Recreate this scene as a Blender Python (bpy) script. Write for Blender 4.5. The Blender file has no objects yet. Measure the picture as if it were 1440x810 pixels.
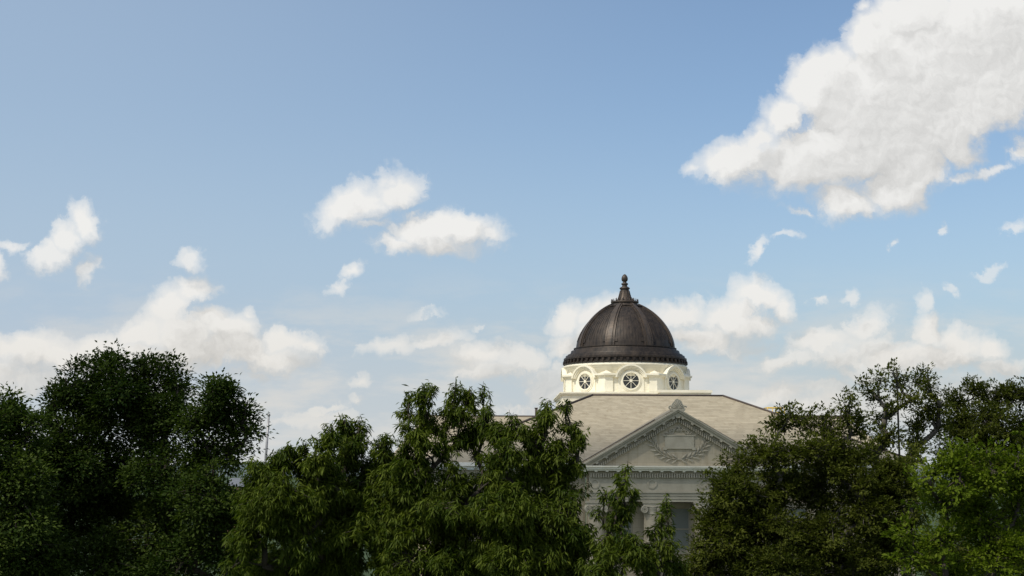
import bpy, math, random
import numpy as np
from mathutils import Vector, Matrix

sc = bpy.context.scene
COL = sc.collection
R = math.radians
random.seed(7)
rng = np.random.default_rng(11)

# ------------------------------------------------------------------ camera
CAMZ = 15.0
FPX = 2000.0                      # focal length in pixels of the 1440-wide photograph
PITCH = math.atan(247 / FPX)
YAW = -math.atan(25 / FPX)
ROLL = R(0.30)
MROT = (Matrix.Rotation(YAW, 3, 'Z') @ Matrix.Rotation(math.pi / 2 + PITCH, 3, 'X')
        @ Matrix.Rotation(ROLL, 3, 'Z'))
cam_d = bpy.data.cameras.new('camera')
cam_d.sensor_width = 36
cam_d.lens = 36 * FPX / 1440
cam_d.clip_start = 0.5
cam_d.clip_end = 20000
cam = bpy.data.objects.new('camera', cam_d)
COL.objects.link(cam)
cam.matrix_world = Matrix.Translation((0, 0, CAMZ)) @ MROT.to_4x4()
sc.camera = cam
CX, CY, CZ = (MROT @ Vector(a) for a in ((1, 0, 0), (0, 1, 0), (0, 0, 1)))


def ray(px, py):
    return CX * (px - 720) + CY * (405 - py) - CZ * FPX


def at(px, py, depth):
    """world point seen at photograph pixel px,py, standing `depth` metres down the lawn"""
    d = ray(px, py)
    return Vector((0, 0, CAMZ)) + d * (depth / d.y)


# ------------------------------------------------------------------ light and sky
SUN_EL, SUN_AZ = R(52), R(228)     # azimuth clockwise from +Y: behind and left of the camera
sun_dir = Vector((math.sin(SUN_AZ) * math.cos(SUN_EL), math.cos(SUN_AZ) * math.cos(SUN_EL), math.sin(SUN_EL)))
sd = bpy.data.lights.new('sun', 'SUN')
sd.energy = 3.6
sd.angle = R(0.9)
sd.color = (1.0, 0.93, 0.80)
sun = bpy.data.objects.new('sun', sd)
COL.objects.link(sun)
sun.rotation_euler = sun_dir.to_track_quat('Z', 'Y').to_euler()
sun.location = (0, 0, 60)

sc.view_settings.view_transform = 'Standard'
sc.view_settings.look = 'None'
sc.view_settings.exposure = 0.0
sc.view_settings.gamma = 1.0
sc.view_settings.use_curve_mapping = False
sc.render.engine = 'CYCLES'
sc.cycles.max_bounces = 8
sc.cycles.diffuse_bounces = 4
sc.cycles.transparent_max_bounces = 16
sc.cycles.use_denoising = True


class Nodes:
    def __init__(self, tree):
        self.t = tree
        self.n = tree.nodes
        self.l = tree.links

    def add(self, typ, **kw):
        nd = self.n.new(typ)
        for k, v in kw.items():
            setattr(nd, k, v)
        return nd

    def put(self, sock, v):
        if hasattr(v, 'is_output'):
            self.l.new(v, sock)
        elif v is not None:
            sock.default_value = v

    def math(self, op, a, b=None, c=None, clamp=False):
        nd = self.add('ShaderNodeMath', operation=op)
        nd.use_clamp = clamp
        for i, v in enumerate((a, b, c)):
            self.put(nd.inputs[i], v)
        return nd.outputs[0]

    def vmath(self, op, a, b=None):
        nd = self.add('ShaderNodeVectorMath', operation=op)
        self.put(nd.inputs[0], a)
        if b is not None:
            self.put(nd.inputs[1], b)
        return nd.outputs['Value'] if op in ('LENGTH', 'DOT_PRODUCT') else nd.outputs[0]

    def scale(self, a, s):
        nd = self.add('ShaderNodeVectorMath', operation='SCALE')
        self.put(nd.inputs[0], a)
        self.put(nd.inputs['Scale'], s)
        return nd.outputs[0]

    def noise(self, vec, scale, detail=4, rough=0.5, out='Fac', dist=0.0, dims='3D'):
        nd = self.add('ShaderNodeTexNoise', noise_dimensions=dims)
        self.put(nd.inputs['Vector'], vec)
        nd.inputs['Scale'].default_value = scale
        nd.inputs['Detail'].default_value = detail
        nd.inputs['Roughness'].default_value = rough
        nd.inputs['Distortion'].default_value = dist
        return nd.outputs[0] if out == 'Fac' else nd.outputs['Color']

    def mix(self, fac, a, b, blend='MIX'):
        nd = self.add('ShaderNodeMix', data_type='RGBA', blend_type=blend)
        self.put(nd.inputs[0], fac)
        self.put(nd.inputs[6], a)
        self.put(nd.inputs[7], b)
        return nd.outputs[2]

    def step(self, v, lo, hi, to0=0.0, to1=1.0):
        nd = self.add('ShaderNodeMapRange', interpolation_type='SMOOTHSTEP')
        self.put(nd.inputs[0], v)
        for i, x in zip((1, 2, 3, 4), (lo, hi, to0, to1)):
            nd.inputs[i].default_value = x
        return nd.outputs[0]


# clouds of the sky, in the sky's own directions (units: 1/20 of the tangent east and up from due +Y)
def sky_uv(px, py):
    d = ray(px, py)
    return d.x / d.y * 20, d.z / d.y * 20


# px, py, half-width, half-height, tilt (deg), weight
CLOUDS = [
    # the big cloud, upper right
    (1300, 130, 190, 105, -28, 1.0), (1400, 60, 130, 100, -15, 1.0), (1180, 210, 150, 62, -14, 1.0), (1165, 120, 62, 62, -35, 1.0),
    (1230, 55, 60, 50, -20, 1.0), (1290, 20, 70, 50, 0, 1.0), (1040, 225, 66, 40, -14, .9), (1190, 285, 62, 34, 8, .9), (1280, 250, 90, 46, -22, .95),
    (1215, 8, 18, 14, 0, .6), (978, 238, 18, 13, -20, .55), (1412, 130, 60, 60, 0, .9), (1395, 240, 36, 14, -30, .5), (1432, 205, 26, 24, -40, .6),
    (1350, 195, 50, 50, -30, .8), (1130, 300, 30, 8, 10, .4), (1105, 160, 46, 34, -40, .95), (1065, 195, 40, 26, -30, .9), (1250, 150, 90, 60, -25, 1.0), (1360, 250, 40, 16, -25, .5),
    # pair in the middle
    (495, 290, 62, 34, -24, .66), (552, 266, 48, 30, -10, .66), (465, 308, 28, 22, -30, .5), (520, 318, 30, 10, -10, .4), (612, 326, 86, 36, 2, .95), (562, 346, 54, 22, 8, .75), (645, 318, 54, 32, 12, .85),
    (684, 326, 28, 18, 10, .6), (625, 350, 60, 20, 0, .7), (496, 386, 17, 14, -40, .62), (479, 403, 15, 11, -30, .45), (580, 300, 20, 12, -20, .4),
    # left wisps
    (122, 308, 25, 28, -30, .66), (95, 335, 32, 28, -40, .62), (72, 362, 32, 26, -20, .58), (25, 350, 40, 11, -8, .5), (122, 380, 17, 30, 25, .5), (140, 365, 10, 14, 0, .3),
    (264, 360, 28, 22, 20, .52), (250, 350, 12, 14, 0, .4), (-3, 375, 16, 22, 0, .45),
    # low bank, left
    (275, 410, 34, 24, -20, .95), (245, 436, 46, 28, -35, .95), (200, 468, 62, 26, -26, .9), (320, 462, 56, 34, 12, .9), (350, 440, 16, 14, 0, .7), (400, 482, 52, 24, 8, .8),
    (130, 492, 90, 24, -10, .8), (40, 490, 70, 28, 0, .85), (260, 495, 150, 28, 0, .85), (380, 505, 70, 22, 5, .6), (60, 530, 150, 28, 0, .42),
    (345, 527, 50, 9, 0, .35), (330, 488, 90, 26, 4, .8), (258, 468, 60, 36, 0, .95), (90, 505, 120, 26, 0, .8), (350, 500, 90, 26, 0, .8), (300, 450, 40, 26, 0, .9), (430, 490, 30, 18, 0, .7), (200, 500, 120, 24, 0, .75),
    # centre low
    (545, 484, 46, 16, -6, .48), (620, 476, 48, 15, -8, .48), (508, 540, 24, 10, 0, .6), (675, 500, 52, 20, -6, .7), (730, 505, 50, 26, 5, .55), (690, 522, 80, 16, 0, .45), (770, 540, 70, 24, 5, .38),
    (800, 450, 40, 26, -10, .95), (830, 440, 30, 20, 0, .9), (860, 470, 50, 50, 0, .8), (800, 485, 40, 24, 0, .7), (450, 575, 36, 9, -12, .42), (500, 565, 20, 6, 0, .4), (440, 590, 60, 12, -5, .3),
    (735, 575, 50, 16, 0, .36), (600, 440, 20, 9, 0, .25), (680, 455, 14, 7, 0, .25), (795, 520, 30, 22, 0, .4),
    # right of the dome
    (1070, 418, 56, 27, 10, .98), (1025, 440, 62, 30, -10, .95), (950, 442, 60, 24, 0, .9), (985, 470, 80, 24, 0, .8), (1105, 432, 30, 24, 20, .9), (1020, 490, 90, 14, 0, .4),
    (1060, 352, 26, 13, -60, .5), (1100, 333, 22, 8, -10, .3), (1322, 326, 9, 15, 35, .36), (1430, 322, 22, 8, -20, .36),
    (1157, 422, 13, 7, 20, .38), (1192, 418, 9, 10, 0, .36), (1392, 380, 24, 7, -15, .26), (1256, 345, 6, 8, 0, .34), (1335, 412, 14, 9, 40, .26),
    (1215, 455, 40, 22, -20, .56), (1150, 485, 60, 24, -16, .6), (1235, 485, 60, 24, -5, .55), (1300, 470, 36, 28, 5, .95), (1350, 482, 60, 26, 8, .9), (1395, 488, 36, 24, 20, .85), (1293, 430, 14, 20, -10, .4),
    (1110, 512, 70, 16, -5, .5), (1300, 510, 120, 22, 0, .6), (1410, 515, 60, 18, 0, .5), (1270, 500, 90, 26, 0, .65), (1330, 500, 90, 26, 0, .75), (1190, 500, 80, 24, -8, .55), (1050, 455, 60, 24, 0, .8), (1000, 480, 70, 22, 0, .7), (1080, 560, 60, 14, -12, .45), (1180, 548, 70, 14, 0, .32), (1215, 520, 60, 16, 0, .4), (1150, 575, 60, 14, 0, .36), (1330, 545, 120, 14, 0, .3),
]

HOLES = [(1402, 203, 18, 12, -25)]

w = bpy.data.worlds.new('World')
sc.world = w
w.use_nodes = True
W = Nodes(w.node_tree)
W.n.clear()


def cloud_mask_group():
    """how deep inside a cloud each direction lies: the highest of all the ellipses above"""
    g = bpy.data.node_groups.new('cloud_mask', 'ShaderNodeTree')
    g.interface.new_socket('P', in_out='INPUT', socket_type='NodeSocketVector')
    g.interface.new_socket('S', in_out='OUTPUT', socket_type='NodeSocketFloat')
    G = Nodes(g)
    gi = G.add('NodeGroupInput')
    go = G.add('NodeGroupOutput')
    q = gi.outputs[0]
    acc = None
    for (px, py, rx, ry, ang, wt) in CLOUDS:
        u, v = sky_uv(px, py)
        mp = G.add('ShaderNodeMapping', vector_type='TEXTURE')
        qk = q
        if acc is not None:                      # chained, so that the masks are worked out one after another
            ch = G.add('ShaderNodeVectorMath', operation='MULTIPLY_ADD')
            G.put(ch.inputs[0], acc)
            ch.inputs[1].default_value = (1e-6, 1e-6, 1e-6)
            G.put(ch.inputs[2], q)
            qk = ch.outputs[0]
        G.put(mp.inputs['Vector'], qk)
        mp.inputs['Location'].default_value = (u, v, 0)
        mp.inputs['Rotation'].default_value = (0, 0, R(-ang))
        mp.inputs['Scale'].default_value = (rx / 100 * 1.12, ry / 100 * 1.12, 1)
        ln = G.vmath('LENGTH', mp.outputs[0])
        g_ = min(rx, ry) / 42 + .35              # edge slope, about the same in every cloud
        b = G.math('MINIMUM', G.math('MULTIPLY_ADD', ln, -g_, g_), wt)
        acc = b if acc is None else G.math('SMOOTH_MAX', acc, b, .12)
    for (px, py, rx, ry, ang) in HOLES:          # small blue openings
        u, v = sky_uv(px, py)
        mp = G.add('ShaderNodeMapping', vector_type='TEXTURE')
        ch = G.add('ShaderNodeVectorMath', operation='MULTIPLY_ADD')
        G.put(ch.inputs[0], acc)
        ch.inputs[1].default_value = (1e-6, 1e-6, 1e-6)
        G.put(ch.inputs[2], q)
        G.put(mp.inputs['Vector'], ch.outputs[0])
        mp.inputs['Location'].default_value = (u, v, 0)
        mp.inputs['Rotation'].default_value = (0, 0, R(-ang))
        mp.inputs['Scale'].default_value = (rx / 100, ry / 100, 1)
        acc = G.math('MINIMUM', acc, G.math('MULTIPLY_ADD', G.vmath('LENGTH', mp.outputs[0]), .55, -.60))
    G.l.new(G.math('MAXIMUM', acc, -1.0), go.inputs[0])
    return g


def billow_group():
    """the rough, heaped surface of the clouds"""
    g = bpy.data.node_groups.new('cloud_billows', 'ShaderNodeTree')
    g.interface.new_socket('P', in_out='INPUT', socket_type='NodeSocketVector')
    g.interface.new_socket('N', in_out='OUTPUT', socket_type='NodeSocketFloat')
    G = Nodes(g)
    gi = G.add('NodeGroupInput')
    go = G.add('NodeGroupOutput')
    q = gi.outputs[0]
    f1 = G.math('SUBTRACT', G.noise(q, 1.8, 11, .68, dims='2D'), .5)
    vo = G.add('ShaderNodeTexVoronoi', feature='SMOOTH_F1', normalize=True, voronoi_dimensions='2D')
    G.put(vo.inputs['Vector'], q)
    vo.inputs['Scale'].default_value = 2.9
    vo.inputs['Detail'].default_value = 3
    vo.inputs['Roughness'].default_value = .62
    vo.inputs['Smoothness'].default_value = .25
    bl = G.math('SUBTRACT', .36, vo.outputs['Distance'])
    G.l.new(G.math('MULTIPLY_ADD', f1, 1.35, G.math('MULTIPLY_ADD', bl, .42, .07)), go.inputs[0])
    return g


tc = W.add('ShaderNodeTexCoord')
sep = W.add('ShaderNodeSeparateXYZ')
W.l.new(tc.outputs['Generated'], sep.inputs[0])
ysafe = W.math('MAXIMUM', sep.outputs[1], .08)
uu = W.math('MULTIPLY', W.math('DIVIDE', sep.outputs[0], ysafe), 20)
vv = W.math('MULTIPLY', W.math('DIVIDE', sep.outputs[2], ysafe), 20)
cmb = W.add('ShaderNodeCombineXYZ')
W.l.new(uu, cmb.inputs[0])
W.l.new(vv, cmb.inputs[1])
P = cmb.outputs[0]
w1 = W.vmath('SUBTRACT', W.noise(P, 1.1, 3, .55, 'Color', dims='2D'), (.5, .5, .5))
w2 = W.vmath('SUBTRACT', W.noise(P, 4.6, 4, .62, 'Color', dims='2D'), (.5, .5, .5))
Q = W.vmath('ADD', P, W.vmath('ADD', W.scale(w1, .50), W.scale(w2, .22)))
MG, BG = cloud_mask_group(), billow_group()


def use(group, vec):
    nd = W.add('ShaderNodeGroup')
    nd.node_tree = group
    W.put(nd.inputs[0], vec)
    return nd.outputs[0]


s0 = use(MG, Q)
ch = W.add('ShaderNodeVectorMath', operation='MULTIPLY_ADD')
W.put(ch.inputs[0], s0)
ch.inputs[1].default_value = (1e-6, 1e-6, 1e-6)
W.put(ch.inputs[2], Q)
s1 = use(MG, W.vmath('ADD', ch.outputs[0], (-.20, .34, 0)))
n0 = use(BG, Q)
n1 = use(BG, W.vmath('ADD', Q, (-.05, .09, 0)))
d0 = W.math('ADD', s0, n0)
lit = W.math('ADD', W.math('MULTIPLY', W.math('SUBTRACT', s0, s1), .62), W.math('MULTIPLY', W.math('SUBTRACT', n0, n1), .62))
lit = W.step(lit, -.55, .45)
# crisp towards the sun, dissolving below
a_ = W.math('DIVIDE', d0, W.math('MULTIPLY_ADD', lit, -.50, .82), clamp=True)
a_ = W.step(a_, 0.0, 1.0)
alpha = W.math('MULTIPLY', a_, W.math('MULTIPLY_ADD', s0, 1.20, .22, clamp=True))
broad = W.step(W.noise(Q, .55, 4, .55, dims='2D'), .36, .64, .055, 0.0)
br = W.math('SUBTRACT', W.math('MULTIPLY_ADD', lit, .34, .70), broad)
low = W.step(vv, .3, 3.2)                        # clouds low over the horizon are seen through more air
cl_hi = W.mix(br, (.0, .0, .0, 1), (.88, .87, .845, 1))
cl_lo = W.mix(br, (.0, .0, .0, 1), (.80, .77, .715, 1))
cl = W.mix(low, cl_lo, cl_hi)
# thin, level banks of vapour low down
vst = W.vmath('MULTIPLY', P, (.42, 1.5, 1.0))
veil = W.step(W.noise(vst, 1.1, 8, .62, dims='2D'), .40, .70, 0, .72)
veil = W.math('MULTIPLY', veil, W.step(vv, 1.0, 3.0, 1.0, 0.0))
sky = W.add('ShaderNodeTexSky', sky_type='NISHITA')
sky.sun_disc = False
sky.sun_elevation = SUN_EL
sky.sun_rotation = SUN_AZ
sky.altitude = 100
sky.air_density = 1.0
sky.dust_density = 2.0
sky.ozone_density = 1.6
SKYK = 0.135
skc = W.scale(sky.outputs[0], SKYK)
skc = W.vmath('MULTIPLY', skc, (1.0, 1.05, 1.06))
hz = W.step(vv, -.2, 5.4, .66, .0)             # aerosol: paler low down and towards the sun's side
hz = W.math('ADD', hz, W.step(uu, -8.0, 5.5, .50, 0.0))
skc = W.mix(hz, skc, (.44, .55, .675, 1))
skc = W.mix(W.step(vv, .1, 2.6, .85, 0.0), skc, (.58, .62, .632, 1))
# the same broken cloud cover in every other direction
oc = W.noise(tc.outputs['Generated'], 3.2, 6, .6)
oa = W.step(oc, .47, .62, 0, .9)
front = W.math('MULTIPLY', W.step(sep.outputs[1], .55, .8), W.step(sep.outputs[2], .45, .7, 1, 0))
oa = W.math('MULTIPLY', oa, W.math('SUBTRACT', 1, front))
oa = W.math('MULTIPLY', oa, W.step(sep.outputs[2], .0, .1))
skc = W.mix(oa, skc, (.80, .78, .74, 1))
skc = W.mix(W.math('MULTIPLY', veil, W.step(sep.outputs[1], .3, .6)), skc, (.72, .70, .66, 1))
final = W.mix(W.math('MULTIPLY', alpha, W.step(sep.outputs[1], .08, .2, 0, .97)), skc, cl)
bg = W.add('ShaderNodeBackground')
W.l.new(W.scale(final, 10.0), bg.inputs['Color'])
bg.inputs['Strength'].default_value = 0.10
wo = W.add('ShaderNodeOutputWorld')
W.l.new(bg.outputs[0], wo.inputs[0])
w.cycles.sampling_method = 'MANUAL'
w.cycles.sample_map_resolution = 512


# ------------------------------------------------------------------ materials
def material(name, color, rough=.7, metal=0.0, spec=.3, var=None, vscale=2.0, vstretch=(1, 1, 1), bump=0.0, bscale=20.0,
             amount=1.0, detail=5):
    m = bpy.data.materials.new(name)
    m.use_nodes = True
    N = Nodes(m.node_tree)
    b = m.node_tree.nodes['Principled BSDF']
    b.inputs['Roughness'].default_value = rough
    b.inputs['Metallic'].default_value = metal
    b.inputs['Specular IOR Level'].default_value = spec
    col = (*color, 1)
    co = N.add('ShaderNodeTexCoord').outputs['Object']
    if var:
        v = N.vmath('MULTIPLY', co, vstretch)
        f = N.step(N.noise(v, vscale, detail, .6), .5 - .22 / amount, .5 + .22 / amount)
        colr = N.mix(f, col, (*var, 1))
        N.l.new(colr, b.inputs['Base Color'])
    else:
        b.inputs['Base Color'].default_value = col
    if bump:
        bn = N.add('ShaderNodeBump')
        bn.inputs['Strength'].default_value = bump
        bn.inputs['Distance'].default_value = .02
        N.l.new(N.noise(co, bscale, 6, .6), bn.inputs['Height'])
        N.l.new(bn.outputs[0], b.inputs['Normal'])
    return m


def brickish(name, c1, c2, mortar, bw, bh, msize, rough=.8, axis='XZ', noise=.3, bump=.25, streak=0.0, dirt=(.6, .55, .47)):
    """coursed stone, brick or shingles laid in rows along the object"""
    m = bpy.data.materials.new(name)
    m.use_nodes = True
    N = Nodes(m.node_tree)
    b = m.node_tree.nodes['Principled BSDF']
    b.inputs['Roughness'].default_value = rough
    b.inputs['Specular IOR Level'].default_value = .2
    co = N.add('ShaderNodeTexCoord').outputs['Object']
    s = N.add('ShaderNodeSeparateXYZ')
    N.l.new(co, s.inputs[0])
    c = N.add('ShaderNodeCombineXYZ')
    if axis == 'XZ':
        N.l.new(N.math('ADD', s.outputs[0], s.outputs[1]), c.inputs[0])
        N.l.new(s.outputs[2], c.inputs[1])
    t = N.add('ShaderNodeTexBrick')
    N.l.new(c.outputs[0], t.inputs['Vector'])
    t.inputs['Color1'].default_value = (*c1, 1)
    t.inputs['Color2'].default_value = (*c2, 1)
    t.inputs['Mortar'].default_value = (*mortar, 1)
    t.inputs['Scale'].default_value = 1
    t.inputs['Mortar Size'].default_value = msize
    t.inputs['Brick Width'].default_value = bw
    t.inputs['Row Height'].default_value = bh
    f = N.noise(co, .7, 6, .65)
    col = N.mix(noise, t.outputs['Color'], N.mix(N.step(f, .3, .7), (*c1, 1), (*c2, 1)))
    if streak:                                   # rain streaks and stains
        st = N.noise(N.vmath('MULTIPLY', co, (2.6, 2.6, .28)), 1.3, 7, .66)
        pt = N.noise(co, .45, 5, .6)
        f2 = N.math('MULTIPLY', N.step(st, .46, .72), N.step(pt, .35, .65, .35, 1.0))
        col = N.mix(N.math('MULTIPLY', f2, streak), col, N.mix(1.0, col, (*dirt, 1), 'MULTIPLY'))
    N.l.new(col, b.inputs['Base Color'])
    bn = N.add('ShaderNodeBump')
    bn.inputs['Strength'].default_value = bump
    bn.inputs['Distance'].default_value = .02
    bn.invert = True
    N.l.new(t.outputs['Fac'], bn.inputs['Height'])
    N.l.new(bn.outputs[0], b.inputs['Normal'])
    return m


def leaf_material(name, dark, light, trans=.3, rough=.55, spec=.25):
    m = bpy.data.materials.new(name)
    m.use_nodes = True
    N = Nodes(m.node_tree)
    b = m.node_tree.nodes['Principled BSDF']
    a = N.add('ShaderNodeAttribute', attribute_name='tint')
    col = N.mix(a.outputs['Fac'], (*dark, 1), (*light, 1))
    N.l.new(col, b.inputs['Base Color'])
    b.inputs['Roughness'].default_value = rough
    b.inputs['Specular IOR Level'].default_value = spec
    t = N.add('ShaderNodeBsdfTranslucent')
    N.l.new(N.mix(1.0, col, (1.0, 1.15, .45, 1), 'MULTIPLY'), t.inputs['Color'])
    ms = N.add('ShaderNodeMixShader')
    ms.inputs[0].default_value = trans
    N.l.new(b.outputs[0], ms.inputs[1])
    N.l.new(t.outputs[0], ms.inputs[2])
    N.l.new(ms.outputs[0], m.node_tree.nodes['Material Output'].inputs['Surface'])
    return m


LIME = brickish('limestone', (.49, .43, .32), (.425, .37, .272), (.32, .28, .205), 1.3, .52, .012, noise=.45, streak=.9)
TRIM = material('stone_trim', (.47, .43, .335), .75, var=(.37, .335, .255), vscale=1.2, vstretch=(1, 1, .6), bump=.15, bscale=8)
WHITE = brickish('cream_paint', (.83, .785, .645), (.78, .73, .59), (.63, .58, .45), .9, .42, .010, rough=.55, noise=.5, bump=.15, streak=.75, dirt=(.72, .68, .58))
WHITE2 = material('cream_paint_trim', (.84, .80, .67), .5, var=(.76, .715, .58), vscale=1.6, bump=.05)
ROOF = brickish('shingles', (.405, .355, .265), (.305, .265, .195), (.25, .222, .165), .5, .10, .006, noise=.22, bump=.5, streak=.8, dirt=(.72, .69, .64))
CAPM = material('ridge_metal', (.10, .075, .065), .6, var=(.06, .05, .045))
GUTTER = material('white_gutter', (.80, .79, .74), .45, var=(.66, .65, .60), vscale=1.0)
BRONZE = material('bronze_sheet', (.056, .043, .034), .52, metal=.25, spec=.3, var=(.019, .016, .015), vscale=2.4, vstretch=(1.6, 1.6, .22), bump=.1, bscale=5)
BRONZE2 = material('bronze_rib', (.092, .068, .051), .5, metal=.25, spec=.35, var=(.040, .035, .032), vscale=2.0, vstretch=(1.6, 1.6, .3))
GLASS = material('dark_glass', (.020, .021, .024), .12, spec=.6)
BLIND = material('window_blind_glass', (.23, .25, .235), .18, spec=.5, var=(.19, .21, .20), vscale=.6)
BARK = material('bark', (.060, .050, .040), .9, var=(.034, .029, .024), vscale=6, vstretch=(1, 1, .2), bump=.4, bscale=14)
BARK2 = material('grey_bark', (.105, .095, .082), .9, var=(.055, .05, .044), vscale=5, vstretch=(1, 1, .25), bump=.4, bscale=14)
YELLOW = material('yellow_paint', (.72, .52, .12), .5, var=(.60, .42, .10), vscale=6)
STEEL = material('grey_steel', (.32, .32, .33), .45, metal=.4, var=(.24, .24, .25), vscale=4)
BRICK = brickish('tan_brick', (.48, .30, .17), (.40, .24, .13), (.42, .36, .3), .24, .08, .01)
SLATE = material('slate', (.16, .17, .19), .7, var=(.11, .12, .135), vscale=2)


# ------------------------------------------------------------------ mesh helpers
class MB:
    def __init__(self):
        self.v = []
        self.f = []
        self.s = []

    def add(self, vs, fs, smooth=False):
        o = len(self.v)
        self.v += [tuple(p) for p in vs]
        self.f += [tuple(i + o for i in f) for f in fs]
        self.s += [smooth] * len(fs)
        return self

    def box(self, x0, x1, y0, y1, z0, z1):
        vs = [(x, y, z) for z in (z0, z1) for y in (y0, y1) for x in (x0, x1)]
        return self.add(vs, [(0, 2, 3, 1), (4, 5, 7, 6), (0, 1, 5, 4), (2, 6, 7, 3), (0, 4, 6, 2), (1, 3, 7, 5)])

    def obox(self, c, ax, ay, az, hx, hy, hz):
        """box about c along three axes with half sizes"""
        c, ax, ay, az = Vector(c), Vector(ax).normalized(), Vector(ay).normalized(), Vector(az).normalized()
        vs = [c + ax * (hx * i) + ay * (hy * j) + az * (hz * k) for k in (-1, 1) for j in (-1, 1) for i in (-1, 1)]
        return self.add(vs, [(0, 2, 3, 1), (4, 5, 7, 6), (0, 1, 5, 4), (2, 6, 7, 3), (0, 4, 6, 2), (1, 3, 7, 5)])

    def prism(self, pts, fn, a, b):
        """polygon pts (2-D) swept between fn(p,a) and fn(p,b)"""
        n = len(pts)
        vs = [fn(p, a) for p in pts] + [fn(p, b) for p in pts]
        fs = [tuple(range(n)), tuple(range(2 * n - 1, n - 1, -1))]
        fs += [(i, i + n, (i + 1) % n + n, (i + 1) % n) for i in range(n)]
        return self.add(vs, fs)

    def strip_prism(self, outer, inner, fn, a, b):
        """closed or open band between two polylines of equal length, swept from a to b"""
        n = len(outer)
        vs = [fn(p, a) for p in outer] + [fn(p, a) for p in inner] + [fn(p, b) for p in outer] + [fn(p, b) for p in inner]
        fs = []
        for i in range(n - 1):
            j = i + 1
            fs += [(i, j, n + j, n + i), (2 * n + i, 3 * n + i, 3 * n + j, 2 * n + j),
                   (i, 2 * n + i, 2 * n + j, j), (n + i, n + j, 3 * n + j, 3 * n + i)]
        fs += [(0, n, 3 * n, 2 * n), (n - 1, 3 * n - 1, 4 * n - 1, 2 * n - 1)]
        return self.add(vs, fs)

    def lathe(self, prof, cx, cy, seg=64, smooth=True, a0=0.0):
        vs, fs = [], []
        for (r, z) in prof:
            for k in range(seg):
                a = a0 + 2 * math.pi * k / seg
                vs.append((cx + r * math.cos(a), cy + r * math.sin(a), z))
        for i in range(len(prof) - 1):
            for k in range(seg):
                k2 = (k + 1) % seg
                fs.append((i * seg + k, i * seg + k2, (i + 1) * seg + k2, (i + 1) * seg + k))
        fs.append(tuple(range(seg - 1, -1, -1)))
        fs.append(tuple((len(prof) - 1) * seg + k for k in range(seg)))
        return self.add(vs, fs, smooth)

    def tube(self, pts, rad, seg=6, smooth=True):
        pts = [Vector(p) for p in pts]
        rads = rad if isinstance(rad, (list, tuple)) else [rad] * len(pts)
        vs, fs = [], []
        ref = None
        for i, p in enumerate(pts):
            d = (pts[min(i + 1, len(pts) - 1)] - pts[max(i - 1, 0)])
            d = d.normalized() if d.length > 1e-9 else Vector((0, 0, 1))
            if ref is None or abs(ref.dot(d)) > .95:
                ref = Vector((1, 0, 0)) if abs(d.x) < .9 else Vector((0, 1, 0))
            a = d.cross(ref).normalized()
            b = d.cross(a)
            for k in range(seg):
                t = 2 * math.pi * k / seg
                vs.append(p + (a * math.cos(t) + b * math.sin(t)) * rads[i])
        for i in range(len(pts) - 1):
            for k in range(seg):
                k2 = (k + 1) % seg
                fs.append((i * seg + k, i * seg + k2, (i + 1) * seg + k2, (i + 1) * seg + k))
        fs.append(tuple(range(seg - 1, -1, -1)))
        fs.append(tuple((len(pts) - 1) * seg + k for k in range(seg)))
        return self.add(vs, fs, smooth)

    def ring(self, c, u, v, n, r_out, r_in, depth, seg=40):
        """flat annulus about c in plane u,v, raised along n by depth"""
        c, u, v, n = Vector(c), Vector(u), Vector(v), Vector(n)
        vs = []
        for (r, d) in ((r_out, 0), (r_out, depth), (r_in, depth), (r_in, 0)):
            for k in range(seg):
                t = 2 * math.pi * k / seg
                vs.append(c + u * (r * math.cos(t)) + v * (r * math.sin(t)) + n * d)
        fs = []
        for i in range(4):
            j = (i + 1) % 4
            for k in range(seg):
                k2 = (k + 1) % seg
                fs.append((i * seg + k, i * seg + k2, j * seg + k2, j * seg + k))
        return self.add(vs, fs)

    def build(self, name, mat, parent=None, off=(0, 0, 0), label=None):
        me = bpy.data.meshes.new(name)
        me.from_pydata([(p[0] + off[0], p[1] + off[1], p[2] + off[2]) for p in self.v], [], self.f)
        me.materials.append(mat)
        me.polygons.foreach_set('use_smooth', self.s)
        me.update()
        import bmesh
        bm = bmesh.new()
        bm.from_mesh(me)
        bmesh.ops.recalc_face_normals(bm, faces=bm.faces)
        bm.to_mesh(me)
        bm.free()
        o = bpy.data.objects.new(name, me)
        COL.objects.link(o)
        if parent:
            o.parent = parent
        if label:
            o['label'] = label
        return o


def thing(name, label, cat, loc=(0, 0, 0), group=None):
    o = bpy.data.objects.new(name, None)
    o.empty_display_size = .5
    COL.objects.link(o)
    o.location = loc
    o['label'] = label
    o['category'] = cat
    if group:
        o['group'] = group
    return o


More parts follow.
